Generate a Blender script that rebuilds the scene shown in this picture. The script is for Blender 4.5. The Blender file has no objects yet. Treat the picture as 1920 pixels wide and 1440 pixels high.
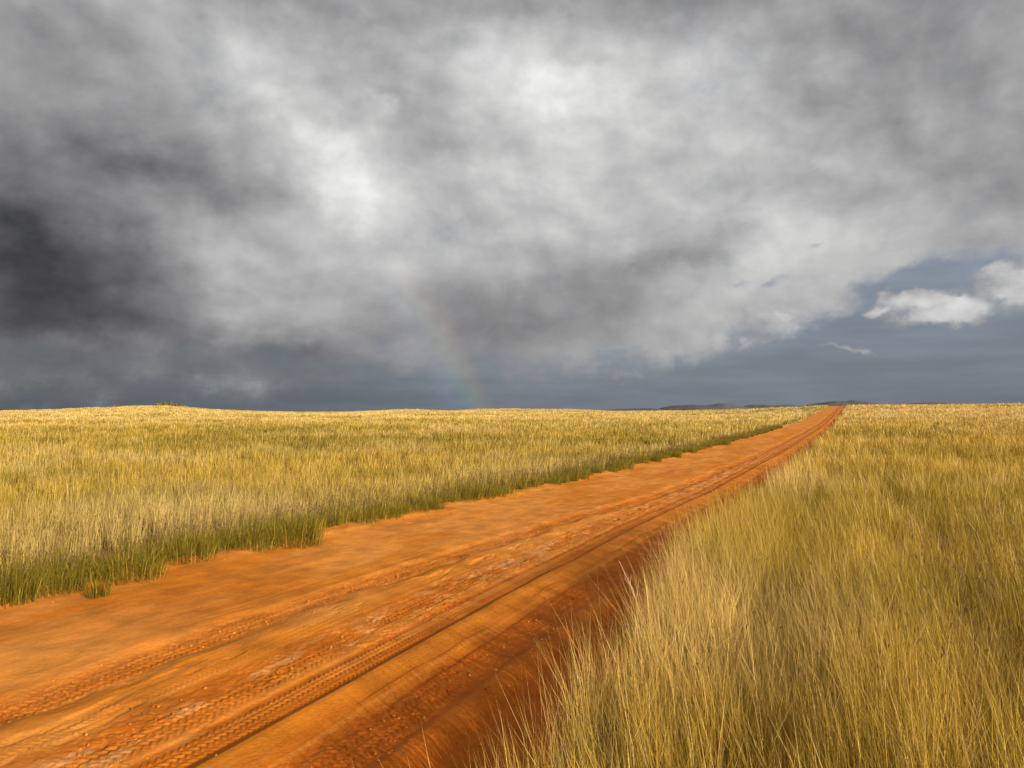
import bpy, math
import numpy as np
rng = np.random.default_rng(11)
R = math.radians
scene = bpy.context.scene
COL = scene.collection
H = 1.6                                   # eye height above the ground
SUN_EL, ANTI_AZ = 16.5, -42.2             # sun height; azimuth of the shadows (0 = +Y, + = right)
RD = np.array([math.sin(R(24.7)), math.cos(R(24.7))])   # road direction
RN = np.array([-RD[1], RD[0]])                          # to the left of the road
EDGE_R, EDGE_L = 1.25, 6.58               # grass edges of the road, metres left of the eye

# ------------------------------------------------------------------ noise
_P = rng.permutation(4096).astype(np.int64)
_V = rng.random(4096)
def _h(ix, iy, seed):
    return _V[(_P[(_P[(ix + seed * 131) & 4095] + iy) & 4095])]
def vnoise(x, y, seed=0):
    x = np.asarray(x, float); y = np.asarray(y, float)
    ix = np.floor(x).astype(np.int64); iy = np.floor(y).astype(np.int64)
    fx = x - ix; fy = y - iy
    fx = fx * fx * fx * (fx * (fx * 6 - 15) + 10); fy = fy * fy * fy * (fy * (fy * 6 - 15) + 10)
    a = _h(ix, iy, seed); b = _h(ix + 1, iy, seed); c = _h(ix, iy + 1, seed); d = _h(ix + 1, iy + 1, seed)
    return (a + (b - a) * fx) * (1 - fy) + (c + (d - c) * fx) * fy
def fbm(x, y, seed=0, octaves=4, gain=.5):
    t = 0; a = 1.0; n = 0
    for k in range(octaves):
        t = t + a * vnoise(x * 2 ** k + 17.3 * k, y * 2 ** k - 9.1 * k, seed + k); n += a; a *= gain
    return t / n
def sstep(a, b, x):
    t = np.clip((np.asarray(x, float) - a) / (b - a), 0, 1)
    return t * t * (3 - 2 * t)

# ------------------------------------------------------------------ land form
SKYLINE = np.array([(-38.0, -.45), (-34.6, -.45), (-31.7, -.37), (-28.7, -.22), (-27.2, -.12), (-25.0, -.10), (-23.8, -.22), (-21.9, -.41),
    (-19.1, -.53), (-16.1, -.61), (-13.0, -.62), (-10.6, -.53), (-8.2, -.41), (-6.6, -.45), (-4.9, -.53), (-2.5, -.41),
    (0., -.37), (1.6, -.41), (4.1, -.41), (5.8, -.48), (7.4, -.55), (9.8, -.56), (13.7, -.52), (17.5, -.42), (21.2, -.26), (22.6, -.17), (24.0, -.15),
    (26., -.14), (28., -.13), (31., -.10), (34.6, -.06), (45., -.03)])
NEAR_D = np.array([0, 6, 11, 17, 34, 44, 100.]); NEAR_Z = np.array([0, 0, -.13, -.3, -.5, -.6, -.78])
def ridge_distance(az):
    return 250 + 400 * (1 - sstep(4, 20, az))
def base_z(x, y, detail=True):
    x = np.asarray(x, float); y = np.asarray(y, float)
    D = np.hypot(x, y) + 1e-6
    az = np.degrees(np.arctan2(x, y))
    fr = 1 - sstep(60, 100, np.abs(az))
    zn = np.interp(D, NEAR_D, NEAR_Z) * fr
    Dk = ridge_distance(az)
    es = np.interp(az, SKYLINE[:, 0], SKYLINE[:, 1]) * fr + -.5 * (1 - fr)
    zk = H + np.tan(np.radians(es)) * Dk
    w = sstep(0, 1, (D - 70) / (Dk - 70))
    z = zn * (1 - w) + zk * w
    z = np.where(D > Dk, zk - 60 * sstep(0, 2200, D - Dk) - (D - Dk) * .004, z)
    if detail:
        z = z + (fbm(x / 24, y / 24, 3, 3) - .5) * .5 * sstep(25, 90, D) * (1 - sstep(.8, 1.0, D / Dk))
        z = z + (fbm(x / 1.3, y / 1.3, 5, 3) - .5) * .06 * (1 - sstep(40, 90, D))
    return z
def to_su(x, y):
    return x * RD[0] + y * RD[1], x * RN[0] + y * RN[1]
def to_xy(s, u):
    return s * RD[0] + u * RN[0], s * RD[1] + u * RN[1]
def edge_l(s):
    return EDGE_L + (fbm(s / .9, s * 0 + 3, 21, 3) - .5) * .32 + (fbm(s / 6., s * 0 + 9, 23, 2) - .5) * .16 - .15 * sstep(15, 60, s)
def edge_r(s):
    return EDGE_R + .42 * sstep(3.0, 8, s) + (fbm(s / .7, s * 0 + 3, 31, 3) - .5) * .25 + (fbm(s / 5., s * 0 + 9, 33, 2) - .5) * .3

# ------------------------------------------------------------------ mesh helpers
def tag(o, label=None, cat=None, group=None, kind=None):
    for k, v in (('label', label), ('category', cat), ('group', group), ('kind', kind)):
        if v: o[k] = v
    return o
def mesh_from(name, verts, loops, totals, mat, col=None, smooth=False):
    me = bpy.data.meshes.new(name)
    nv = len(verts); me.vertices.add(nv)
    me.vertices.foreach_set('co', np.ascontiguousarray(verts, np.float32).ravel())
    me.loops.add(len(loops)); me.loops.foreach_set('vertex_index', np.ascontiguousarray(loops, np.int32))
    me.polygons.add(len(totals))
    st = np.concatenate(([0], np.cumsum(totals)[:-1])).astype(np.int32)
    me.polygons.foreach_set('loop_start', st)
    me.polygons.foreach_set('loop_total', np.ascontiguousarray(totals, np.int32))
    me.polygons.foreach_set('use_smooth', np.full(len(totals), smooth))
    if col is not None:
        at = me.color_attributes.new('tint', 'FLOAT_COLOR', 'POINT')
        c = np.ones((nv, 4), np.float32); c[:, :3] = col
        at.data.foreach_set('color', c.ravel())
    me.materials.append(mat)
    me.update(calc_edges=True); me.validate()
    return me
def link(name, me, parent=None):
    o = bpy.data.objects.new(name, me); COL.objects.link(o)
    if parent: o.parent = parent
    return o
def grid_mesh(name, X, Y, Z, mat, col=None, smooth=True, wrap=False):
    n, m = X.shape
    v = np.stack([X, Y, Z], -1).reshape(-1, 3)
    idx = np.arange(n * m).reshape(n, m)
    a = idx[:-1, :-1]; b = idx[1:, :-1]; c = idx[1:, 1:]; d = idx[:-1, 1:]
    q = np.stack([a, d, c, b], -1).reshape(-1, 4)
    return mesh_from(name, v, q.ravel(), np.full(len(q), 4), mat, None if col is None else col.reshape(-1, 3), smooth)

# ------------------------------------------------------------------ materials
def new_mat(name):
    m = bpy.data.materials.new(name); m.use_nodes = True
    nt = m.node_tree; nt.nodes.clear()
    out = nt.nodes.new('ShaderNodeOutputMaterial')
    return m, nt, out
def N(nt, t, **kw):
    n = nt.nodes.new(t)
    for k, v in kw.items(): setattr(n, k, v)
    return n
def grass_material(name, trans=.3):
    m, nt, out = new_mat(name)
    at = N(nt, 'ShaderNodeAttribute', attribute_name='tint')
    d = N(nt, 'ShaderNodeBsdfDiffuse'); t = N(nt, 'ShaderNodeBsdfTranslucent'); mx = N(nt, 'ShaderNodeMixShader')
    mx.inputs[0].default_value = trans * .55
    nt.links.new(at.outputs['Color'], d.inputs['Color']); nt.links.new(at.outputs['Color'], t.inputs['Color'])
    nt.links.new(d.outputs[0], mx.inputs[1]); nt.links.new(t.outputs[0], mx.inputs[2])
    nt.links.new(mx.outputs[0], out.inputs[0])
    return m
M_GRASS = grass_material('grass_blades')

def ground_material():
    m, nt, out = new_mat('field_soil')
    at = N(nt, 'ShaderNodeAttribute', attribute_name='tint')
    ge = N(nt, 'ShaderNodeNewGeometry')
    n1 = N(nt, 'ShaderNodeTexNoise'); n1.inputs['Scale'].default_value = 1.7; n1.inputs['Detail'].default_value = 8
    nt.links.new(ge.outputs['Position'], n1.inputs['Vector'])
    mr = N(nt, 'ShaderNodeMapRange'); mr.inputs[1].default_value = .3; mr.inputs[2].default_value = .7; mr.inputs[3].default_value = .75; mr.inputs[4].default_value = 1.2
    nt.links.new(n1.outputs['Fac'], mr.inputs[0])
    mu = N(nt, 'ShaderNodeVectorMath', operation='SCALE')
    nt.links.new(at.outputs['Color'], mu.inputs[0]); nt.links.new(mr.outputs[0], mu.inputs['Scale'])
    b = N(nt, 'ShaderNodeBsdfPrincipled'); b.inputs['Roughness'].default_value = .95; b.inputs['Specular IOR Level'].default_value = .1
    nt.links.new(mu.outputs[0], b.inputs['Base Color'])
    bp = N(nt, 'ShaderNodeBump'); bp.inputs['Strength'].default_value = .6; bp.inputs['Distance'].default_value = .05
    nt.links.new(n1.outputs['Fac'], bp.inputs['Height']); nt.links.new(bp.outputs[0], b.inputs['Normal'])
    nt.links.new(b.outputs[0], out.inputs[0])
    return m
def road_material():
    m, nt, out = new_mat('red_sand')
    at = N(nt, 'ShaderNodeAttribute', attribute_name='tint')
    ge = N(nt, 'ShaderNodeNewGeometry')
    n1 = N(nt, 'ShaderNodeTexNoise'); n1.inputs['Scale'].default_value = 45; n1.inputs['Detail'].default_value = 6; n1.inputs['Roughness'].default_value = .65
    n2 = N(nt, 'ShaderNodeTexNoise'); n2.inputs['Scale'].default_value = 3.2; n2.inputs['Detail'].default_value = 6
    for n in (n1, n2): nt.links.new(ge.outputs['Position'], n.inputs['Vector'])
    ad = N(nt, 'ShaderNodeMath', operation='MULTIPLY_ADD'); ad.inputs[1].default_value = .5
    nt.links.new(n1.outputs['Fac'], ad.inputs[0]); nt.links.new(n2.outputs['Fac'], ad.inputs[2])
    mr = N(nt, 'ShaderNodeMapRange'); mr.inputs[1].default_value = .5; mr.inputs[2].default_value = 1.0; mr.inputs[3].default_value = .70; mr.inputs[4].default_value = 1.20
    nt.links.new(ad.outputs[0], mr.inputs[0])
    mu = N(nt, 'ShaderNodeVectorMath', operation='SCALE')
    nt.links.new(at.outputs['Color'], mu.inputs[0]); nt.links.new(mr.outputs[0], mu.inputs['Scale'])
    b = N(nt, 'ShaderNodeBsdfPrincipled'); b.inputs['Roughness'].default_value = .92; b.inputs['Specular IOR Level'].default_value = .12
    nt.links.new(mu.outputs[0], b.inputs['Base Color'])
    bp = N(nt, 'ShaderNodeBump'); bp.inputs['Strength'].default_value = .6; bp.inputs['Distance'].default_value = .014
    nt.links.new(n1.outputs['Fac'], bp.inputs['Height']); nt.links.new(bp.outputs[0], b.inputs['Normal'])
    nt.links.new(b.outputs[0], out.inputs[0])
    return m
def hill_material():
    m, nt, out = new_mat('far_hill_hazed')
    ge = N(nt, 'ShaderNodeNewGeometry')
    n1 = N(nt, 'ShaderNodeTexNoise'); n1.inputs['Scale'].default_value = .012; n1.inputs['Detail'].default_value = 8; n1.inputs['Roughness'].default_value = .65
    nt.links.new(ge.outputs['Position'], n1.inputs['Vector'])
    cr = N(nt, 'ShaderNodeValToRGB')
    cr.color_ramp.elements[0].position = .35; cr.color_ramp.elements[0].color = (.105, .104, .115, 1)  # blue-grey lift is distance haze painted into the slope colour
    cr.color_ramp.elements[1].position = .68; cr.color_ramp.elements[1].color = (.155, .145, .145, 1)
    nt.links.new(n1.outputs['Fac'], cr.inputs[0])
    b = N(nt, 'ShaderNodeBsdfDiffuse'); nt.links.new(cr.outputs[0], b.inputs['Color'])
    nt.links.new(b.outputs[0], out.inputs[0])
    return m
M_GROUND, M_ROAD, M_HILL = ground_material(), road_material(), hill_material()

# ------------------------------------------------------------------ grass tone, shared by ground and blades
STRAW = np.array([.62, .408, .070]); PALE = np.array([.76, .55, .22]); GREEN = np.array([.175, .138, .014]); OLIVE = np.array([.35, .256, .030]); GOLD = np.array([.54, .345, .05])
def mix(a, b, t):
    t = np.asarray(t)[..., None]
    return a * (1 - t) + b * t
def field_tone(x, y):
    """mean colour of the grass by place: patches of olive, straw, pale and gold"""
    D = np.hypot(x, y)
    k = 1 + 0 * x
    a = fbm(x / 9, y / 9, 41, 4); b = fbm(x / 3.1, y / 3.1, 47, 3); c = fbm(x / 40, y / 55, 53, 4)
    t = mix(np.broadcast_to(STRAW, x.shape + (3,)), OLIVE, sstep(.43, .62, a * .5 + b * .5))
    t = mix(t, GREEN, .6 * sstep(.56, .72, b * .5 + c * .5))
    t = mix(t, PALE, .6 * sstep(.53, .66, fbm(x / 5, y / 5, 43, 4)))
    far = sstep(30, 120, D)
    t = mix(t, GOLD, .45 * sstep(.42, .6, c) * far)
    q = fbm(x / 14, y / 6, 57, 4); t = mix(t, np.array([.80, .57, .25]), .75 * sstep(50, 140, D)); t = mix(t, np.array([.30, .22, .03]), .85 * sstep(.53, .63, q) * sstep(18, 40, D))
    p = fbm(x / 60, y / 30, 59, 5)
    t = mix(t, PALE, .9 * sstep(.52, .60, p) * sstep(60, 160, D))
    return t

# ------------------------------------------------------------------ ground
az = np.concatenate([np.arange(-180, -50, 4), np.arange(-50, 19, .4), np.arange(19, 29, .06), np.arange(29, 50, .4), np.arange(50, 181, 4)])
Dl = np.concatenate([[.02, .3], np.geomspace(.6, 7000, 330)])
AZ, DD = np.meshgrid(np.radians(az), Dl)
X = DD * np.sin(AZ); Y = DD * np.cos(AZ)
S, U = to_su(X, Y)
inside = sstep(0, .25, U - edge_r(S) + .0) * sstep(0, .25, edge_l(S) - U) * (DD < 330)
Z = base_z(X, Y) - .32 * inside
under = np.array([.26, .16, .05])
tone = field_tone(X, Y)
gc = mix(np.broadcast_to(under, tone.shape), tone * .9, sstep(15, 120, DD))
red = np.array([.52, .23, .10])                        # bare red crest of the far rise on the left
azd = np.degrees(AZ)
bare = np.exp(-((azd + 26.6) / 3.4) ** 2) * sstep(525, 575, DD + 30 * (fbm(azd * 1.5, DD / 40, 61, 3) - .5))
bare = np.maximum(bare, .8 * np.exp(-((azd + 8.2) / 1.6) ** 2) * sstep(590, 640, DD))
bare = np.maximum(bare, .7 * np.exp(-((azd - 5.0) / 2.5) ** 2) * sstep(420, 520, DD))
gc = mix(gc, red, np.clip(bare, 0, .9))
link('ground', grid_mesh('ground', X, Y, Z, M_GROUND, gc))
tag(bpy.data.objects['ground'], kind='structure')

# ------------------------------------------------------------------ road
sv = np.concatenate([np.arange(-6, .5, .04), np.arange(.5, 2.5, .007), 2.5 * np.exp(np.arange(0, math.log(14 / 2.5), .0024)), 14 * np.exp(np.arange(0.006, math.log(330 / 14), .007))])
uv = np.concatenate([np.arange(.75, 1.3, .03), np.arange(1.3, 4.7, .009), np.arange(4.7, 7.2, .02)])
S, U = np.meshgrid(sv, uv, indexing='ij')
near = 1 - sstep(20, 60, S)
wob = (fbm(S / 3.5, S * 0 + 1, 71, 3) - .5) * .10 + .16 * sstep(4, 12, S) * sstep(2., 3., U) * (1 - sstep(3.2, 4.2, U))
wl = (fbm(S / 2.7, S * 0 + 5, 73, 3) - .5) * .16 - .45 * sstep(6, 20, S)
u = U - wob
PROF = np.array([(.7, -.30), (.95, -.08), (1.2, -.06), (1.42, -.08), (1.56, -.09), (1.60, -.10), (1.86, -.10), (1.91, -.075), (1.99, -.05), (2.05, -.05), (2.12, -.07), (2.2, -.075), (2.42, -.07),
    (2.5, -.055), (2.64, -.03), (2.72, -.022), (2.765, -.025), (2.80, -.045), (3.08, -.045), (3.12, -.036), (3.3, -.035), (3.5, -.025), (3.8, -.01), (5.0, .0), (5.8, .02), (6.3, .05), (6.6, .03), (6.9, -.06), (7.3, -.3)])
z = np.interp(u, PROF[:, 0], PROF[:, 1])
def band(a, b, e=.05, x=None):
    x = u if x is None else x
    return sstep(a - e, a + e, x) * (1 - sstep(b - e, b + e, x))
ul = U - wl                                             # the left wheel track wanders on its own
tl = band(4.02, 4.36, .10, ul + (fbm(S / .4, U / .4, 75, 2) - .5) * .2)
z -= .028 * tl
# cloddy, churned sand
clod = fbm(S / .038, U / .032, 81, 3, .6); clod2 = fbm(S / .16, U / .12, 83, 3)
rough_a = .7 * band(2.12, 2.44, .05, u + (clod2 - .5) * .16); rough_b = band(3.06, 3.55, .07, u + (clod2 - .5) * .22); rough_c = band(1.22, 1.56, .06)
z += (clod - .5) * .018 * (rough_a + .9 * rough_b * (.4 + sstep(.4, .6, clod2)) + .8 * rough_c + .75 * tl) * near
z += (np.abs(clod2 - .5) - .1) * .016 * (rough_a + rough_b) * near
# tyre treads: ribs across each wheel track, in lanes, chevron-slanted
def tread(c0, c1, lanes, period, x, seed):
    w = (x - c0) / (c1 - c0); ins = band(c0, c1, .012, x)
    lane = w * lanes; fl = lane - np.floor(lane); par = np.floor(lane) % 2
    ph = S / period + np.where(par > 0, 1, -1) * fl * .9 + par * .37
    rib = sstep(-.1, .5, np.sin(ph * 2 * math.pi)) * sstep(.06, .2, fl) * (1 - sstep(.8, .94, fl))
    keep = .08 + .92 * sstep(.38, .58, fbm(S / .9, x / .5, seed, 3))
    return ins * rib * keep
z += (0.0075 * tread(2.80, 3.04, 5, .044, u, 91) + .008 * tread(1.60, 1.86, 5, .048, u, 93) + .006 * tread(3.20, 3.40, 4, .050, u + .06 * np.sin(S / 2.1), 95) + .006 * tread(2.16, 2.40, 4, .046, u, 97) + .006 * tread(4.06, 4.30, 4, .048, ul, 99) + .004 * tread(3.62, 3.78, 3, .040, u + .05 * np.sin(S / 1.7 + 1), 94)) * (1 - sstep(16, 30, S))
# lips and cracks running along the graded hump: down-steps facing away from the sun
for c, hgt, amp, sd in ((2.56, .010, .07, 101), (2.42, .006, .08, 103), (2.765, .007, .03, 105)):
    cc = c + (fbm(S / .9, S * 0 + 7, sd, 3) - .5) * amp * 1.6
    on = sstep(.36, .55, fbm(S / 1.1, S * 0 + 2, sd + 1, 2))
    z += hgt * on * (np.clip((u - (cc - .28)) / .28, 0, 1) ** 2) * (1 - sstep(cc - .008, cc + .018, u)) * near
# wind-blown and trodden dents in the middle and on the left side
dent = fbm((S + U * .35) / .34, (U - S * .12) / .115, 111, 3)
z -= .010 * sstep(.58, .78, dent) * band(3.5, 4.05, .12, ul + .12) * near
rip = fbm((S - U * .5) / .55, U / .13, 115, 3)
z += (rip - .5) * .004 * band(2.2, 4.6, .2) * near * (1 - rough_a) * (1 - rough_b)
z += (fbm(S / .8, U / .3, 117, 4) - .5) * .022 * band(4.3, 6.9, .3)
z += (fbm(S / .12, U / .10, 119, 3) - .5) * .008 * band(4.5, 6.9, .3) * near
# crumbling bank under the left verge
el = edge_l(S)
z += .05 * sstep(-.35, .05, U - el) * (.4 + fbm(S / .25, U / .25, 121, 3)) * near
z += (fbm(S / 1.6, U / .7, 123, 4) - .5) * .02
XR, YR = to_xy(S, U)
Z = base_z(XR, YR, False) - .05 + z; Z_ROAD = Z
# colour: orange sand, redder where churned and where shade is painted, pale crusts
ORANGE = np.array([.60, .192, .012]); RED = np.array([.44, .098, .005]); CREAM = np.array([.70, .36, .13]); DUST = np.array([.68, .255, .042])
c = mix(np.broadcast_to(ORANGE, S.shape + (3,)), DUST, .95 * sstep(.3, .62, fbm(S / 1.7, U / .5, 131, 4)) * sstep(2.6, 4.0, U))
c = mix(c, RED, np.clip(.75 * rough_a + .55 * rough_b + .5 * tl + .7 * rough_c + .6 * band(2.8, 3.07, .03) + .7 * band(1.58, 1.88, .03) + .68 * (1 - sstep(2.15, 2.85, u)), 0, .92))  # last term: damp strip, deepened to paint the grass shade on the right
c = mix(c, RED, .25 * sstep(.5, .7, fbm(S / 2.4, U / .6, 137, 4)))
pale = sstep(.50, .60, fbm(S / .30, U / .085, 133, 3) * .7 + fbm(S / 1.6, U / .5, 135, 2) * .3) * band(3.08, 3.5, .07)
c = mix(c, CREAM, .48 * pale); streak = fbm(S / 5, u / .035, 141, 3)
c = mix(c, RED, .26 * sstep(.52, .70, streak) * band(1.3, 4.7, .3)); c = mix(c, DUST, .5 * sstep(.55, .72, fbm(S / 7, u / .05, 143, 3)) * band(2.4, 5.5, .3))
pale2 = sstep(.62, .74, fbm((S - U * .6) / .30, (U + S * .1) / .07, 139, 4)) * band(2.4, 6.0, .3)
c = mix(c, CREAM, .10 * pale2)
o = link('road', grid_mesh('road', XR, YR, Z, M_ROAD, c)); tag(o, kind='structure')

# ------------------------------------------------------------------ blades
def blades_mesh_arrays(x, y, z, h, w, ldir, lean, col0, col1, face=None, tipw=0.0):
    """tapered two-segment blades; lean is the sideways reach of the tip as a fraction of the height"""
    n = len(x)
    lx, ly = np.cos(ldir), np.sin(ldir)
    fa = rng.random(n) * math.pi if face is None else face
    wx, wy = np.cos(fa) * w * .5, np.sin(fa) * w * .5
    mh = .55; ml = .36
    P = np.empty((n, 5, 3), np.float32)
    cx, cy = x + lx * lean * h * ml, y + ly * lean * h * ml
    hv = h * np.sqrt(np.clip(1 - .45 * lean ** 2, .2, 1))
    P[:, 0] = np.stack([x - wx, y - wy, z - .02], -1); P[:, 1] = np.stack([x + wx, y + wy, z - .02], -1)
    P[:, 2] = np.stack([cx + wx * .8, cy + wy * .8, z + hv * mh], -1); P[:, 3] = np.stack([cx - wx * .8, cy - wy * .8, z + hv * mh], -1)
    P[:, 4] = np.stack([x + lx * lean * h, y + ly * lean * h, z + hv], -1)
    C = np.empty((n, 5, 3), np.float32)
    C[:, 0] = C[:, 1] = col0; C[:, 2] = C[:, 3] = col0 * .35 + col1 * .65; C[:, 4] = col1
    i = (np.arange(n) * 5)[:, None]
    L = np.concatenate([i + np.array([[0, 1, 2, 3]]), i + np.array([[3, 2, 4]])], 1).ravel()
    T = np.tile([4, 3], n)
    return P.reshape(-1, 3), L, T, C.reshape(-1, 3), P[:, 4], np.stack([lx * lean, ly * lean], -1)
def seed_arrays(tip, ln, size, col):
    """slender drooping seed heads: crossed diamonds at blade tips"""
    n = len(tip)
    a = rng.random(n) * 2 * math.pi
    d = np.stack([ln[:, 0] * 1.3 + np.cos(a) * .35, ln[:, 1] * 1.3 + np.sin(a) * .35, np.full(n, .75)], -1)
    d /= np.linalg.norm(d, axis=1)[:, None]
    s1 = np.cross(d, np.array([0, 0, 1.])); s1 /= np.linalg.norm(s1, axis=1)[:, None] + 1e-9
    s2 = np.cross(d, s1)
    L_ = size[:, None]
    P = np.empty((n, 8, 3), np.float32)
    b = tip - d * L_ * .35
    for q, sv_ in enumerate((s1, s2)):
        P[:, q * 4 + 0] = b; P[:, q * 4 + 1] = b + d * L_ * .4 + sv_ * L_ * .06; P[:, q * 4 + 2] = b + d * L_; P[:, q * 4 + 3] = b + d * L_ * .4 - sv_ * L_ * .06
    i = (np.arange(n) * 8)[:, None]
    L = np.concatenate([i + np.array([[0, 1, 2, 3]]), i + np.array([[4, 5, 6, 7]])], 1).ravel()
    C = np.repeat(col, 8, axis=0)
    return P.reshape(-1, 3), L, np.full(n * 2, 4), C
def join(parts):
    off = 0; V = []; L = []; T = []; C = []
    for p in parts:
        V.append(p[0]); L.append(p[1] + off); T.append(p[2]); C.append(p[3]); off += len(p[0])
    return np.concatenate(V), np.concatenate(L), np.concatenate(T), np.concatenate(C)

LEAN_DIR = math.atan2(RN[1], RN[0])                     # towards the left of the road
def make_field(side, rho, D0, Dmax, per=20):
    """tufts of blades over one side of the road; density falls with distance while blades widen"""
    a0, a1 = R(-52), R(52)
    nin = int(rho / per * (a1 - a0) * D0 * D0 / 2); nout = int(rho / per * (a1 - a0) * D0 * D0 * math.log(Dmax / D0))
    D = np.concatenate([D0 * np.sqrt(rng.random(nin)), D0 * np.exp(rng.random(nout) * math.log(Dmax / D0))])
    A = a0 + rng.random(len(D)) * (a1 - a0)
    if side == 'right':                                 # and behind the eye, where its shade comes from
        nb = int(rho / per * .35 * math.pi * 12); Db = 4.2 * np.sqrt(rng.random(nb)); Ab = R(50) + rng.random(nb) * R(260)
        D = np.concatenate([D, Db]); A = np.concatenate([A, Ab])
    x = D * np.sin(A); y = D * np.cos(A); s, uu = to_su(x, y)
    if side == 'right': k = uu < edge_r(s) - .02
    else: k = uu > edge_l(s) + .02
    dk = ridge_distance(np.degrees(A)); k &= D < dk * 1.02
    k &= rng.random(len(D)) < .25 + .75 * fbm(x / 1.1, y / 1.1, 151, 3) + .5 * sstep(.4, .6, fbm(x / .33, y / .33, 153, 2)) + .5 * (D > 40)
    bare_az = np.degrees(A); k &= ~((np.exp(-((bare_az + 26.6) / 3.) ** 2) > .5) & (D > 520))
    x, y, D = x[k], y[k], D[k]; n = len(x)
    tone = field_tone(x, y)
    # per tuft -> per blade
    m = n * per
    sp = .05 * np.maximum(1, D / 9) ** .8
    ta = rng.random(n) * 2 * math.pi
    X = np.repeat(x, per); Y = np.repeat(y, per); Dm = np.repeat(D, per); T = np.repeat(tone, per, axis=0)
    ra = rng.random(m) * 2 * math.pi; rr = np.abs(rng.normal(0, 1, m)) * np.repeat(sp, per)
    X = X + np.cos(ra) * rr; Y = Y + np.sin(ra) * rr
    s, uu = to_su(X, Y)
    hN = .62 + .75 * fbm(X / 2.3, Y / 2.3, 161, 3)
    g = np.zeros(m)
    if side == 'right':
        hh = .44 * hN
        for c0, wd in ((.45, .22), (-.75, .28)):       # two old wheel lanes in the grass beside the road
            lane = np.exp(-((uu - c0 - .3 * (fbm(s / 3, s * 0, 163, 2) - .5)) / wd) ** 2)
            hh = hh * (1 - .26 * lane); g = np.maximum(g, .5 * lane)
        hh *= 1 + .16 * (1 - sstep(.1, 1.1, edge_r(s) - uu))
        lean_a = .15
    else:
        hh = .375 * hN * (.72 + .56 * fbm(X / 7, Y / 7, 169, 3))
        el_ = EDGE_L
        lean_a = -.10
        verge = 1 - sstep(.60, 1.15, uu - edge_l(s) + .35 * (fbm(X / .5, Y / .5, 165, 2) - .5))
        pale = sstep(.6, .95, uu - edge_l(s)) * (1 - sstep(1.3, 2.4, uu - edge_l(s)))
        g = np.maximum(g, 1.0 * verge); T = mix(T, PALE, .40 * pale)
        hh *= (1 - .04 * verge + .10 * pale) * (1 - verge * .28 * (1 - fbm(X / .45, Y / .45, 167, 2)))
    hh = hh * (.42 + .80 * rng.random(m)) * np.repeat(.78 + .44 * rng.random(n), per)
    tall = rng.random(m) < .045
    hh = np.where(tall, hh * 1.12 + .05, hh)
    gm = sstep(.50, .70, fbm(X / 2.6, Y / 2.6, 171, 3)) * (.5 if side == 'left' else .35 + .45 * (1 - sstep(-2.5, .0, uu)))
    gm = np.maximum(gm, np.repeat((rng.random(n) < .14) * .75, per))
    g = np.clip(np.maximum(g, gm) + rng.normal(0, .12, m), 0, 1)
    T = mix(T, GREEN, g * .8)
    val = (.55 + .80 * rng.random(m))[:, None] * (1.12 if side == 'right' else (.90 + .16 * sstep(25, 110, Dm))[:, None]) * np.repeat(.78 + .44 * rng.random(n), per)[:, None]
    dead = (tall | (rng.random(m) < .12))[:, None]
    if side == 'right': T = T * np.array([1.0, .97, .97])
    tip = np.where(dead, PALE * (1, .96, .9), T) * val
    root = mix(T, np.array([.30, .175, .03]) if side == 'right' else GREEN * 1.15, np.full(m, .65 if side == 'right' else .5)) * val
    wd = (.0020 if side == 'right' else .0032) * (.6 + .8 * rng.random(m)) * np.maximum(1, Dm / D0)
    ld = np.where(rng.random(m) < .55, ra, LEAN_DIR + rng.normal(0, .5, m) + (0 if side == 'right' else math.pi))
    ln = np.abs(rng.normal(abs(lean_a), .16, m))
    ln = ln + .10 * fbm(X / 5, Y / 5, 173, 2)
    bent = rng.random(m) < .05
    ln = np.where(bent, .5 + .55 * rng.random(m), ln); ld = np.where(bent, rng.random(m) * 6.283, ld); hh = np.where(bent, hh * .75, hh)
    zz = base_z(X, Y)
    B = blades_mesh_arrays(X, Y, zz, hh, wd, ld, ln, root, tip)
    parts = [B[:4]]
    pr = np.full(m, .03)
    if side == 'left': pr = .03 + .42 * verge + .12 * pale
    else: pr = .012 + .07 * (1 - sstep(-1.5, .2, uu)) * (Dm < 14)
    sd = (rng.random(m) < pr + .12 * tall * (side == 'left')) & (Dm < 45) & (hh > .3)
    if side == 'right': sd &= Dm > 3.6
    ns = int(sd.sum())
    sc = mix(np.broadcast_to(np.array([.13, .075, .045]), (ns, 3)), np.array([.30, .20, .12]), rng.random(ns))
    parts.append(seed_arrays(B[4][sd], B[5][sd], (.035 + .03 * rng.random(ns)) * np.maximum(1, Dm[sd] / 14) ** .5, sc))
    return join(parts)
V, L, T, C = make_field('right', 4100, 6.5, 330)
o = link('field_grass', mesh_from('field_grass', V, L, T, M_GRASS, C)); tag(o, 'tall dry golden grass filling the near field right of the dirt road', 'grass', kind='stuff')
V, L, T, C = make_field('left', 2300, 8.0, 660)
o = link('plain_grass', mesh_from('plain_grass', V, L, T, M_GRASS, C)); tag(o, 'wide plain of straw coloured grass left of the dirt road', 'grass', kind='stuff')

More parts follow.
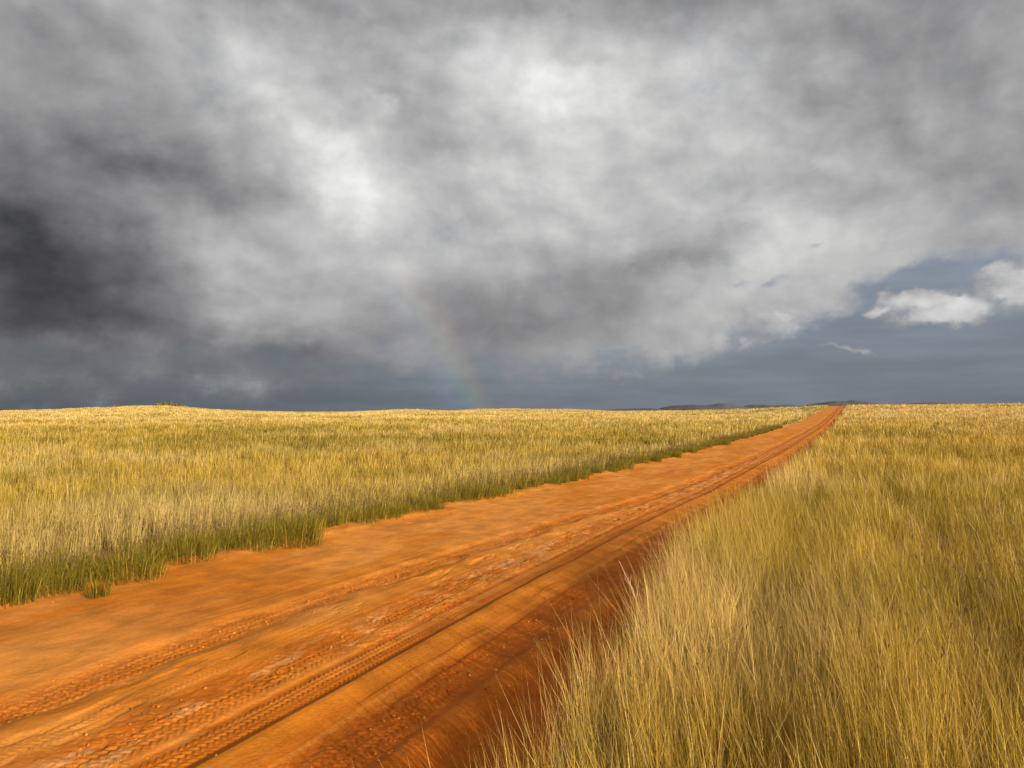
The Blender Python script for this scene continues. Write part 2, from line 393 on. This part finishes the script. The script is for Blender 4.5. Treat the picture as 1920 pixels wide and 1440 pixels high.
# ------------------------------------------------------------------ green tussocks on the edge of the left verge
def tussock(name, nb, rad, hgt, seeds, green=1.0, spread=.55, dead=.08):
    a = rng.random(nb) * 2 * math.pi; r = rad * np.sqrt(rng.random(nb)) * .55
    x = np.cos(a) * r; y = np.sin(a) * r
    h = hgt * (.5 + .6 * rng.random(nb)) * (1 - .25 * (r / rad))
    ln = np.abs(rng.normal(.15, .12, nb)) + spread * (r / rad) * rng.random(nb)
    t = rng.random(nb)
    g0 = np.array([.062, .058, .007]); g1 = np.array([.185, .150, .018])
    base = mix(np.broadcast_to(g0, (nb, 3)), g1, t)
    base = mix(base, STRAW, np.where(rng.random(nb) < 1 - green * (1 - dead), .8, 0))
    tip = mix(base, OLIVE, .5 * rng.random(nb))
    w = .0042 * (.6 + .8 * rng.random(nb))
    B = blades_mesh_arrays(x, y, np.full(nb, -.01), h, w, a + rng.normal(0, .4, nb), ln, base, tip)
    parts = [B[:4]]
    if seeds:
        idx = np.argsort(-h)[:seeds]
        sc = mix(np.broadcast_to(np.array([.10, .058, .04]), (seeds, 3)), np.array([.26, .17, .10]), rng.random(seeds))
        parts.append(seed_arrays(B[4][idx], B[5][idx], .04 + .035 * rng.random(seeds), sc))
    return mesh_from(name, *join(parts)[:3], M_GRASS, join(parts)[3])
protos = [tussock('grass_tussock', 560, .34 + .06 * k, .34 + .05 * (k % 3), 60, spread=.8) for k in range(6)]
def bzf(x, y): return float(base_z(np.array([x]), np.array([y]))[0])
s_ = 1.2; k = 0
LAB = 'green grass tussock with dark seed heads on the left edge of the road'
GRP = 'green tussocks along the left edge of the road'
while s_ < 75 and k < 190:
    e = float(edge_l(np.array([s_]))[0]); uu = e + rng.normal(.0, .13)
    x, y = to_xy(s_, uu)
    t = link('grass_tussock', protos[int(rng.integers(6))]); t.location = (x, y, bzf(x, y) - .02)
    sc = .5 + .55 * rng.random(); t.scale = (sc * 1.05, sc * 1.05, sc); t.rotation_euler.z = rng.random() * 6.283
    tag(t, LAB, 'grass tussock', GRP)
    s_ += (.28 + .20 * rng.random()) * (1 + s_ / 60); k += 1
# ragged little tufts standing out in the sand
small = tussock('grass_tuft', 120, .13, .19, 0)
dry = tussock('root_tuft', 70, .16, .10, 0, green=.25, spread=1.0)
def loose(name, mesh, s, u, sc, label, cat, group=None):
    x, y = to_xy(s, u)
    o = link(name, mesh); o.location = (x, y, bzf(x, y) - .03); o.scale = (sc,) * 3; o.rotation_euler.z = rng.random() * 6.28
    return tag(o, label, cat, group)
loose('grass_tuft', small, 4.35, 5.93, 1.2, 'small green grass tuft on bare sand before the verge, leftmost at the road edge', 'grass tuft')
for s0, u0, sc in ((4.9, 6.02, 1.1), (5.35, 6.0, 1.3), (6.6, 6.03, 1.0), (8.8, 6.0, 1.2), (10.3, 5.98, 1.2), (12.0, 5.95, 1.1), (13.6, 6.0, 1.2)):
    loose('root_tuft', dry, s0, float(edge_l(np.array([s0]))[0]) - .24, sc, 'low withered root tuft lying on the sand in front of the left tussocks', 'root tuft', 'withered root tufts on the sand by the left verge')

# ------------------------------------------------------------------ sparse sprouts and dead stems at the foot of the verges
def fringe():
    n = 5200
    s0 = 1.5 + 45 * rng.random(n) ** 1.7; left = rng.random(n) < .72
    u0 = np.where(left, edge_l(s0) - np.abs(rng.normal(0, .16, n)) + .05, edge_r(s0) + np.abs(rng.normal(0, .12, n)) - .04)
    keep = rng.random(n) < sstep(.35, .6, fbm(s0 / .4, u0 / .4, 181, 2)); s0, u0 = s0[keep], u0[keep]; n = len(s0); per = 5
    x, y = to_xy(s0, u0); x = np.repeat(x, per) + rng.normal(0, .02, n * per); y = np.repeat(y, per) + rng.normal(0, .02, n * per); m = n * per
    flatn = rng.random(m) < .35
    h = np.where(flatn, .05 + .03 * rng.random(m), .04 + .16 * rng.random(m) ** 1.5); ln = np.where(flatn, 1.2 + rng.random(m), np.abs(rng.normal(.35, .25, m)))
    ln = np.minimum(ln, 1.45)
    t = mix(np.broadcast_to(np.array([.12, .10, .012]), (m, 3)), np.array([.55, .38, .14]), np.where(flatn, .5 + .5 * rng.random(m), .6 * rng.random(m)))
    return blades_mesh_arrays(x, y, base_z(x, y) - .035, h, .0035 * (.6 + .8 * rng.random(m)), rng.random(m) * 6.283, ln, t, t)[:4]
V, L, T, C = fringe()
o = link('sprouting_grass', mesh_from('sprouting_grass', V, L, T, M_GRASS, C)); tag(o, 'sparse sprouts and dead stems on the sandy margins of the road', 'grass', kind='stuff')
def clods():
    n = 6500
    s0 = 1.2 + 24 * rng.random(n) ** 1.6
    c0 = np.array([2.28, 3.30, 4.15, 1.4, 6.1, 2.1])[rng.choice(6, n, p=[.12, .30, .24, .10, .16, .08])]
    u0 = c0 + rng.normal(0, .13, n)
    keep = rng.random(n) < sstep(.38, .62, fbm(s0 / .5, u0 / .25, 191, 3)); s0, u0 = s0[keep], u0[keep]; n = len(s0)
    i0 = np.clip(np.searchsorted(sv, s0), 0, len(sv) - 1); j0 = np.clip(np.searchsorted(uv, u0), 0, len(uv) - 1)
    zz = RZ[i0, j0]; x = XR[i0, j0]; y = YR[i0, j0]
    r = (.003 + .011 * rng.random(n) ** 3.0)
    oc = np.array([(1, 0, 0), (0, 1, 0), (-1, 0, 0), (0, -1, 0), (0, 0, .75), (0, 0, -.75), (.7, .7, .3), (-.7, .7, -.2), (-.7, -.7, .3), (.7, -.7, -.2)], float)
    oc = oc[:6]
    f = np.array([(0, 1, 4), (1, 2, 4), (2, 3, 4), (3, 0, 4), (1, 0, 5), (2, 1, 5), (3, 2, 5), (0, 3, 5)])
    P = oc[None] * r[:, None, None] * (.65 + .7 * rng.random((n, 6, 1)))
    a = rng.random(n) * 6.283; ca, sa = np.cos(a)[:, None], np.sin(a)[:, None]
    P = np.stack([P[..., 0] * ca - P[..., 1] * sa, P[..., 0] * sa + P[..., 1] * ca, P[..., 2]], -1) + np.stack([x, y, zz + r * .35], -1)[:, None]
    F = (np.arange(n) * 6)[:, None, None] + f[None]
    col = mix(np.broadcast_to(RED, (n, 3)), DUST, rng.random(n))
    return P.reshape(-1, 3), F.reshape(-1), np.full(n * 8, 3), np.repeat(col, 6, axis=0)
RZ = Z_ROAD
V, L, T, C = clods()
o = link('dirt_clods', mesh_from('dirt_clods', V, L, T, M_ROAD, C)); tag(o, 'loose crumbs of red earth scattered along the wheel tracks', 'dirt clods', kind='stuff')

# ------------------------------------------------------------------ dry forked stalk leaning out of the right-hand grass
M_TWIG, nt, out = new_mat('dry_stalk_wood')
b = N(nt, 'ShaderNodeBsdfPrincipled'); b.inputs['Roughness'].default_value = .8
nz = N(nt, 'ShaderNodeTexNoise'); nz.inputs['Scale'].default_value = 60
cr = N(nt, 'ShaderNodeValToRGB'); cr.color_ramp.elements[0].color = (.30, .19, .10, 1); cr.color_ramp.elements[1].color = (.62, .46, .28, 1)
nt.links.new(nz.outputs['Fac'], cr.inputs[0]); nt.links.new(cr.outputs[0], b.inputs['Base Color']); nt.links.new(b.outputs[0], out.inputs[0])
def tube(paths):
    V = []; L = []; T = []; off = 0
    for pts, r0, r1 in paths:
        pts = np.array(pts, float); n = len(pts); K = 6
        for i, p in enumerate(pts):
            d = pts[min(i + 1, n - 1)] - pts[max(i - 1, 0)]; d /= np.linalg.norm(d)
            a = np.cross(d, [0, 1, .01]); a /= np.linalg.norm(a); b2 = np.cross(d, a); r = r0 + (r1 - r0) * i / (n - 1)
            for q in range(K):
                t = q / K * 2 * math.pi; V.append(p + (a * math.cos(t) + b2 * math.sin(t)) * r)
        for i in range(n - 1):
            for q in range(K):
                L += [off + i * K + q, off + i * K + (q + 1) % K, off + (i + 1) * K + (q + 1) % K, off + (i + 1) * K + q]; T.append(4)
        off += n * K
    return np.array(V), np.array(L), np.array(T)
V, L, T = tube([([(0, 0, -.02), (-.01, 0, .22), (-.05, .02, .42), (-.085, .02, .52), (-.15, .03, .66)], .0038, .0016), ([(-.05, .02, .42), (-.07, .0, .50), (-.12, -.02, .56), (-.125, -.02, .60)], .0022, .001),
    ([(-.05, .02, .42), (-.035, .03, .50), (-.03, .03, .545)], .002, .001), ([(-.085, .02, .52), (-.075, .03, .58)], .0016, .0008)])
o = link('dry_stalk', mesh_from('dry_stalk', V, L, T, M_TWIG, None, True)); x, y = .80, 4.5
o.location = (x, y, bzf(x, y)); tag(o, 'bare forked dry stalk leaning out over the road from the right-hand grass', 'dry stalk')

# ------------------------------------------------------------------ far hills (dark, beyond the plain)
def hill(azc, half, top, dist, seed, sk=0., base=44):
    n, m = 90, 26
    a = np.linspace(-1, 1, n); q = np.linspace(-1, 1, m)
    A, Q = np.meshgrid(a, q, indexing='ij')
    crown = np.clip(1 - np.abs(A + sk * (1 - A ** 2)) ** 2., 0, 1) * (.90 + .40 * (fbm(A * 3 + seed * 7, Q * 1.2, seed, 4) - .5))
    sec = np.clip(1 - np.abs(Q) ** 1.6, 0, 1)
    hz = (H + math.tan(R(top)) * dist + base) * crown * sec - base
    AA = np.radians(azc + half * A); DD_ = dist + 500 * Q
    return grid_mesh('hill', DD_ * np.sin(AA), DD_ * np.cos(AA), hz, M_HILL)
for azc, half, top, dist, sd in ((9.6, 4.2, -.30, 3300, 201), (14.6, 4.6, .06, 3500, 203), (19.4, 4.2, .03, 3900, 207), (24.3, 4.6, .26, 4200, 209), (29.2, 6.0, .17, 4500, 211)):
    o = link('hill', hill(azc, half, top, dist, sd)); tag(o, kind='structure')

# ------------------------------------------------------------------ low dark bushes far out on the left rise
def bush_mesh():
    n = 420; a = rng.random(n) * 6.283; el = np.arcsin(rng.random(n)); r = .55 + .45 * rng.random(n)
    c = np.stack([np.cos(a) * np.cos(el) * r * 2.2, np.sin(a) * np.cos(el) * r * 1.4, np.sin(el) * r * 1.0 + .1], -1)
    t1 = rng.normal(size=(n, 3)); t1 /= np.linalg.norm(t1, axis=1)[:, None]; t2 = np.cross(t1, rng.normal(size=(n, 3))); t2 /= np.linalg.norm(t2, axis=1)[:, None]
    sz = (.14 + .14 * rng.random(n))[:, None]
    P = np.stack([c - t1 * sz, c + t2 * sz * .6, c + t1 * sz, c - t2 * sz * .6], 1).reshape(-1, 3)
    col = mix(np.broadcast_to(np.array([.20, .155, .05]), (n, 3)), np.array([.34, .26, .09]), rng.random(n))
    return mesh_from('bush', P, np.arange(n * 4), np.full(n, 4), M_GRASS, np.repeat(col, 4, axis=0))
bm_ = bush_mesh()
for azc, D, sc, lab in ((-25.0, 610, 2.6, 'dark bush on the red crest of the far left rise, biggest of the row'), (-24.3, 606, 2.0, 'dark bush just right of the biggest one on the far left rise'),
                        (-27.9, 606, 1.5, 'small dark bush on the red crest, left of the other two')):
    x, y = D * math.sin(R(azc)), D * math.cos(R(azc))
    o = link('bush', bm_); o.location = (x, y, bzf(x, y) - .1); o.scale = (sc * 1.6, sc * 1.2, sc * .75); tag(o, lab, 'bush', 'dark bushes on the far left rise')

# ------------------------------------------------------------------ sky
w = bpy.data.worlds.new('World'); scene.world = w; w.use_nodes = True
nt = w.node_tree; nt.nodes.clear()
lk = nt.links.new
def val(v, sock):
    if hasattr(v, 'is_output'): lk(v, sock)
    else: sock.default_value = v
def MA(op, a, b=None, c=None, clamp=False):
    n = N(nt, 'ShaderNodeMath', operation=op, use_clamp=clamp); val(a, n.inputs[0])
    if b is not None: val(b, n.inputs[1])
    if c is not None: val(c, n.inputs[2])
    return n.outputs[0]
def VM(op, a, b=None, scale=None):
    n = N(nt, 'ShaderNodeVectorMath', operation=op); val(a, n.inputs[0])
    if b is not None: val(b, n.inputs[1])
    if scale is not None: val(scale, n.inputs['Scale'])
    return n.outputs['Value'] if op in ('DOT_PRODUCT', 'LENGTH') else n.outputs[0]
def MR(v, a, b, c=0., d=1., smooth=True):
    n = N(nt, 'ShaderNodeMapRange'); n.interpolation_type = 'SMOOTHSTEP' if smooth else 'LINEAR'
    val(v, n.inputs[0])
    for i, q in enumerate((a, b, c, d)): val(q, n.inputs[i + 1])
    return n.outputs[0]
def NZ(vec, scale, detail, rough=.5, color=False, dist=0.):
    n = N(nt, 'ShaderNodeTexNoise'); n.inputs['Scale'].default_value = scale; n.inputs['Detail'].default_value = detail
    n.inputs['Roughness'].default_value = rough; n.inputs['Distortion'].default_value = dist
    val(vec, n.inputs['Vector']); return n.outputs['Color'] if color else n.outputs['Fac']
def MIXC(f, a, b, blend='MIX'):
    n = N(nt, 'ShaderNodeMix', data_type='RGBA', blend_type=blend); val(f, n.inputs[0]); val(a, n.inputs[6]); val(b, n.inputs[7]); return n.outputs[2]
tc = N(nt, 'ShaderNodeTexCoord'); dirv = tc.outputs['Generated']
sep = N(nt, 'ShaderNodeSeparateXYZ'); lk(dirv, sep.inputs[0])
AZN = MA('MULTIPLY', MA('ARCTAN2', sep.outputs[0], sep.outputs[1]), 180 / math.pi)
ELN = MA('MULTIPLY', MA('ARCSINE', sep.outputs[2]), 180 / math.pi)
cb = N(nt, 'ShaderNodeCombineXYZ'); lk(AZN, cb.inputs[0]); lk(ELN, cb.inputs[1]); PE = cb.outputs[0]
flat = VM('MULTIPLY', dirv, (1., 1., 1.35))
big = VM('SCALE', VM('SUBTRACT', NZ(flat, 3.2, 3, .5, True), (.5, .5, .5)), scale=8.)
fine = VM('SCALE', VM('SUBTRACT', NZ(flat, 11., 5, .55, True), (.5, .5, .5)), scale=5.)
PW = VM('MULTIPLY', VM('ADD', VM('ADD', PE, big), fine), (1, 1, 0))
PF = VM('MULTIPLY', VM('ADD', PE, VM('SCALE', fine, scale=.8)), (1, 1, 0))
def blob(P, px, py, rx, ry, rot, wgt, acc):
    """one soft mass of cloud; place given in the degrees it spans when seen from the road"""
    a = math.degrees(math.atan((px - 960) / 1390)); e = 1.52 + math.degrees(math.atan((720 - py) / 1390 * math.cos(R(a))))
    ca = math.cos(R(a))
    m = N(nt, 'ShaderNodeMapping', vector_type='TEXTURE'); lk(P, m.inputs[0])
    m.inputs['Location'].default_value = (a, e, 0); m.inputs['Rotation'].default_value = (0, 0, -R(rot))
    m.inputs['Scale'].default_value = (rx / 1390 * 57.3 * ca * ca, ry / 1390 * 57.3 * ca, 1)
    d = VM('DOT_PRODUCT', m.outputs[0], m.outputs[0])
    g = MA('EXPONENT', MA('MULTIPLY', d, -1.))
    return MA('MULTIPLY_ADD', g, wgt, acc)
puff = NZ(flat, 10., 8, .58)
small = NZ(VM('ADD', flat, VM('SCALE', fine, scale=.012)), 19., 6, .6)
billow = MA('ABSOLUTE', MA('SUBTRACT', NZ(VM('ADD', flat, (3.1, 1.7, .4)), 7.5, 5, .5), .5))      # cauliflower lumps
wv = VM('ADD', flat, VM('SCALE', big, scale=.010))
wv2 = VM('ADD', wv, (.016, 0., .030))
relief = MA('SUBTRACT', NZ(wv, 7., 8, .56), NZ(wv2, 7., 8, .56))          # lumps lit from above
relief = MA('MINIMUM', MA('MAXIMUM', relief, -.16), .16)
g = MA('MULTIPLY_ADD', MA('SUBTRACT', NZ(flat, 4.2, 6, .47), .5), .24, .672)
g = MA('MULTIPLY_ADD', MA('SUBTRACT', billow, .1), .22, g)
g = MA('MULTIPLY_ADD', relief, MR(ELN, 2., 16., .26, .42), g)
for b_ in (
           (640, 390, 120, 85, 30, .12), (1000, 150, 420, 130, 5, .08), (1250, 380, 320, 150, 0, .06), (480, 175, 170, 60, 30, .06), (640, 300, 140, 100, 0, .09), (1090, 190, 200, 80, 14, .08), (930, 110, 110, 50, 25, .05), (870, 390, 260, 110, 0, .05), (470, 480, 160, 100, 15, .07), (420, 590, 120, 45, 0, .08),
           (1340, 120, 140, 40, 0, .06), (1560, 305, 110, 40, 0, .06), (1420, 310, 100, 60, 30, .05), (1270, 490, 150, 40, -18, -.07), (1700, 130, 320, 150, 0, -.09), (560, 650, 200, 45, 0, -.10), (430, 345, 170, 45, 15, -.08), (1020, 600, 240, 70, 0, -.08), (1480, 490, 190, 70, -10, .08), (1290, 640, 140, 40, 0, .07), (1000, 10, 800, 50, 0, -.10), (820, 620, 200, 60, 0, -.08), (1000, 340, 220, 90, 0, .04), (1880, 330, 110, 150, 0, -.07)):
    g = blob(PW, *b_, g)
for b_ in ((-60, 610, 330, 100, 0, -.10), (160, 590, 230, 75, 0, -.16), (-60, 330, 330, 90, 10, -.15), (280, 310, 260, 60, 14, -.09), (-60, 60, 260, 200, 0, -.05), (60, 470, 260, 90, 0, -.14), (150, 690, 420, 36, 0, -.13), (40, 400, 200, 60, 0, -.05)):
    g = blob(PF, *b_, g)
# masses with an edge of their own: dark bellies and lit flanks
edge_n = MA('MULTIPLY_ADD', MA('SUBTRACT', puff, .5), 1.1, MA('MULTIPLY_ADD', MA('SUBTRACT', small, .5), .22, 0.))
dk = edge_n
for b_ in ((120, 550, 360, 115, 6, 1.35), (560, 655, 190, 34, 0, .50), (1270, 478, 150, 40, -18, .45), (350, 340, 260, 55, 14, .25), (900, 230, 130, 40, 20, .35), (1060, 90, 60, 35, 0, .45), (60, 250, 240, 40, 20, .2)):
    dk = blob(PF, *b_, dk)
g = MA('MULTIPLY_ADD', MR(dk, .12, .95), -.13, g)
lt = edge_n
for b_ in ((460, 150, 120, 45, 30, .30), (560, 240, 70, 40, 40, .35), (640, 385, 90, 60, 20, .66), (725, 208, 60, 24, 12, .6), (1090, 175, 170, 55, 14, .75), (640, 270, 90, 80, 20, .35), (420, 590, 110, 30, 0, .4), (1230, 600, 170, 40, 0, .4), (1570, 300, 70, 30, 0, .5), (450, 470, 130, 60, 20, .4)):
    lt = blob(PF, *b_, lt)
g = MA('MULTIPLY_ADD', MR(lt, .25, .90), .12, g)
# gaps of clear air under the cloud deck
gap = MA('MULTIPLY_ADD', MA('SUBTRACT', puff, .5), 1.0, MA('MULTIPLY_ADD', billow, -.6, .06))
gap = MA('MULTIPLY_ADD', MA('SUBTRACT', small, .5), .6, gap)
for b_ in ((960, 790, 2600, 120, 0, .95), (1740, 690, 330, 90, 0, .85), (1740, 575, 190, 60, 0, .70), (1800, 510, 170, 40, -6, .55), (1370, 690, 160, 50, 0, .25), (250, 600, 420, 50, 0, -.35), (1450, 540, 26, 16, 0, .5), (1395, 530, 16, 10, 0, .4), (1540, 478, 24, 8, 0, .45)):
    gap = blob(PF, *b_, gap)
soft = MA('MAXIMUM', MR(AZN, -6., 22., .40, .20), MR(ELN, 6.5, 12., .15, .42))
mask = MR(gap, MA('SUBTRACT', .46, soft), MA('ADD', .46, soft))
# small white heaps drifting in the gap
hp = MA('MULTIPLY_ADD', MA('SUBTRACT', puff, .5), 1.5, MA('MULTIPLY_ADD', MA('SUBTRACT', small, .5), 1.1, -.05))
for b_ in ((1765, 610, 84, 21, 0, 1.15), (1740, 575, 60, 17, 0, .85), (1815, 576, 42, 18, 0, .80), (1925, 548, 70, 40, 0, 1.1), (1860, 520, 50, 22, -20, .5), (1635, 574, 36, 12, 0, .75), (1440, 590, 70, 22, 0, .5), (1590, 660, 70, 9, 0, .6), (1480, 600, 50, 12, 0, .55), (1420, 640, 60, 14, 0, .5), (1700, 560, 26, 10, 0, .5), (1655, 550, 20, 10, 0, .5)):
    hp = blob(PF, *b_, hp)
heap = MR(hp, .30, .85); heap_g = MA('MULTIPLY_ADD', relief, .8, MR(hp, .35, 1.1, .62, .78))
# cloud grey -> radiance
def radiance(grey): return VM('SCALE', MIXC(MR(grey, .3, .85), (.985, .98, 1.03, 1), (1.0, 1.0, .99, 1)), scale=MA('MULTIPLY', MA('POWER', MA('MAXIMUM', grey, .20), 2.2), 10.))
cloud = radiance(g)
sky = N(nt, 'ShaderNodeTexSky'); sky.sky_type = 'NISHITA'; sky.sun_disc = False
sky.sun_elevation = R(SUN_EL); sky.sun_rotation = R(ANTI_AZ + 180); sky.air_density = 1.2; sky.dust_density = 2.; sky.altitude = 900
# rain-dark air below the deck: most of the clear sky is veiled by far rain
veil = MIXC(MR(ELN, 0., 11.), (1.55, 1.86, 2.28, 1), (2.3, 2.68, 3.3, 1))
veil = VM('SCALE', veil, scale=MR(NZ(VM('MULTIPLY', VM('ADD', dirv, VM('SCALE', fine, scale=.004)), (1., 1., 8.)), 4.5, 5, .55), .3, .7, .88, 1.13))
veil = VM('SCALE', veil, scale=MR(AZN, -34., 6., .58, 1.04))
clear = MIXC(.95, sky.outputs[0], veil)
col = MIXC(mask, cloud, clear)
col = MIXC(MA('MULTIPLY', heap, .92), col, radiance(heap_g))
# rainbow: 42 degrees round the point opposite the sun, brightest low down where the rain falls
anti = (math.sin(R(ANTI_AZ)) * math.cos(R(SUN_EL)), math.cos(R(ANTI_AZ)) * math.cos(R(SUN_EL)), -math.sin(R(SUN_EL)))
ang = MA('MULTIPLY', MA('ARCCOSINE', VM('DOT_PRODUCT', VM('NORMALIZE', dirv), anti)), 180 / math.pi)
cr = N(nt, 'ShaderNodeValToRGB'); cr.color_ramp.interpolation = 'B_SPLINE'
els = cr.color_ramp.elements
stops = ((0., (.06, .06, .07)), (.22, (.16, .12, .34)), (.40, (.10, .26, .44)), (.55, (.16, .48, .26)), (.70, (.52, .46, .10)), (.84, (.60, .20, .06)), (1., (0, 0, 0)))
while len(els) < len(stops): els.new(.5)
for e_, (p_, c_) in zip(els, stops): e_.position = p_; e_.color = c_ + (1,)
lk(MR(ang, 39.4, 43.6, 0, 1, False), cr.inputs[0])
fade = MA('MULTIPLY', MR(ELN, 14., 2., 0, 1), MR(ang, 38., 40.2))
col = MIXC(1., col, VM('SCALE', cr.outputs[0], scale=MA('MULTIPLY', fade, .85)), 'ADD')
bg = N(nt, 'ShaderNodeBackground'); bg.inputs['Strength'].default_value = .0735; lk(col, bg.inputs['Color'])
wo = N(nt, 'ShaderNodeOutputWorld'); lk(bg.outputs[0], wo.inputs['Surface'])
w.cycles.sampling_method = 'MANUAL'; w.cycles.sample_map_resolution = 256

# ------------------------------------------------------------------ sun, camera, view
sl = bpy.data.lights.new('sun', 'SUN'); sl.energy = 5.0; sl.angle = R(.5); sl.color = (1, .89, .70)
so = bpy.data.objects.new('sun', sl); COL.objects.link(so); so.rotation_euler = (R(90 - SUN_EL), 0, -R(ANTI_AZ)); so.location = (0, -5, 20)
cam = bpy.data.cameras.new('camera'); co = bpy.data.objects.new('camera', cam); COL.objects.link(co)
cam.lens = 1390 / 1920 * 36; cam.sensor_width = 36; cam.clip_start = .05; cam.clip_end = 20000
co.location = (0, 0, H); co.rotation_euler = (R(91.52), 0, 0); scene.camera = co
vs = scene.view_settings; vs.view_transform = 'Standard'; vs.look = 'None'; vs.exposure = .45; vs.gamma = 1; vs.use_curve_mapping = False
scene.cycles.max_bounces = 5; scene.cycles.diffuse_bounces = 3; scene.cycles.transmission_bounces = 3; scene.cycles.glossy_bounces = 1
scene.cycles.use_adaptive_sampling = True; scene.cycles.adaptive_threshold = .02
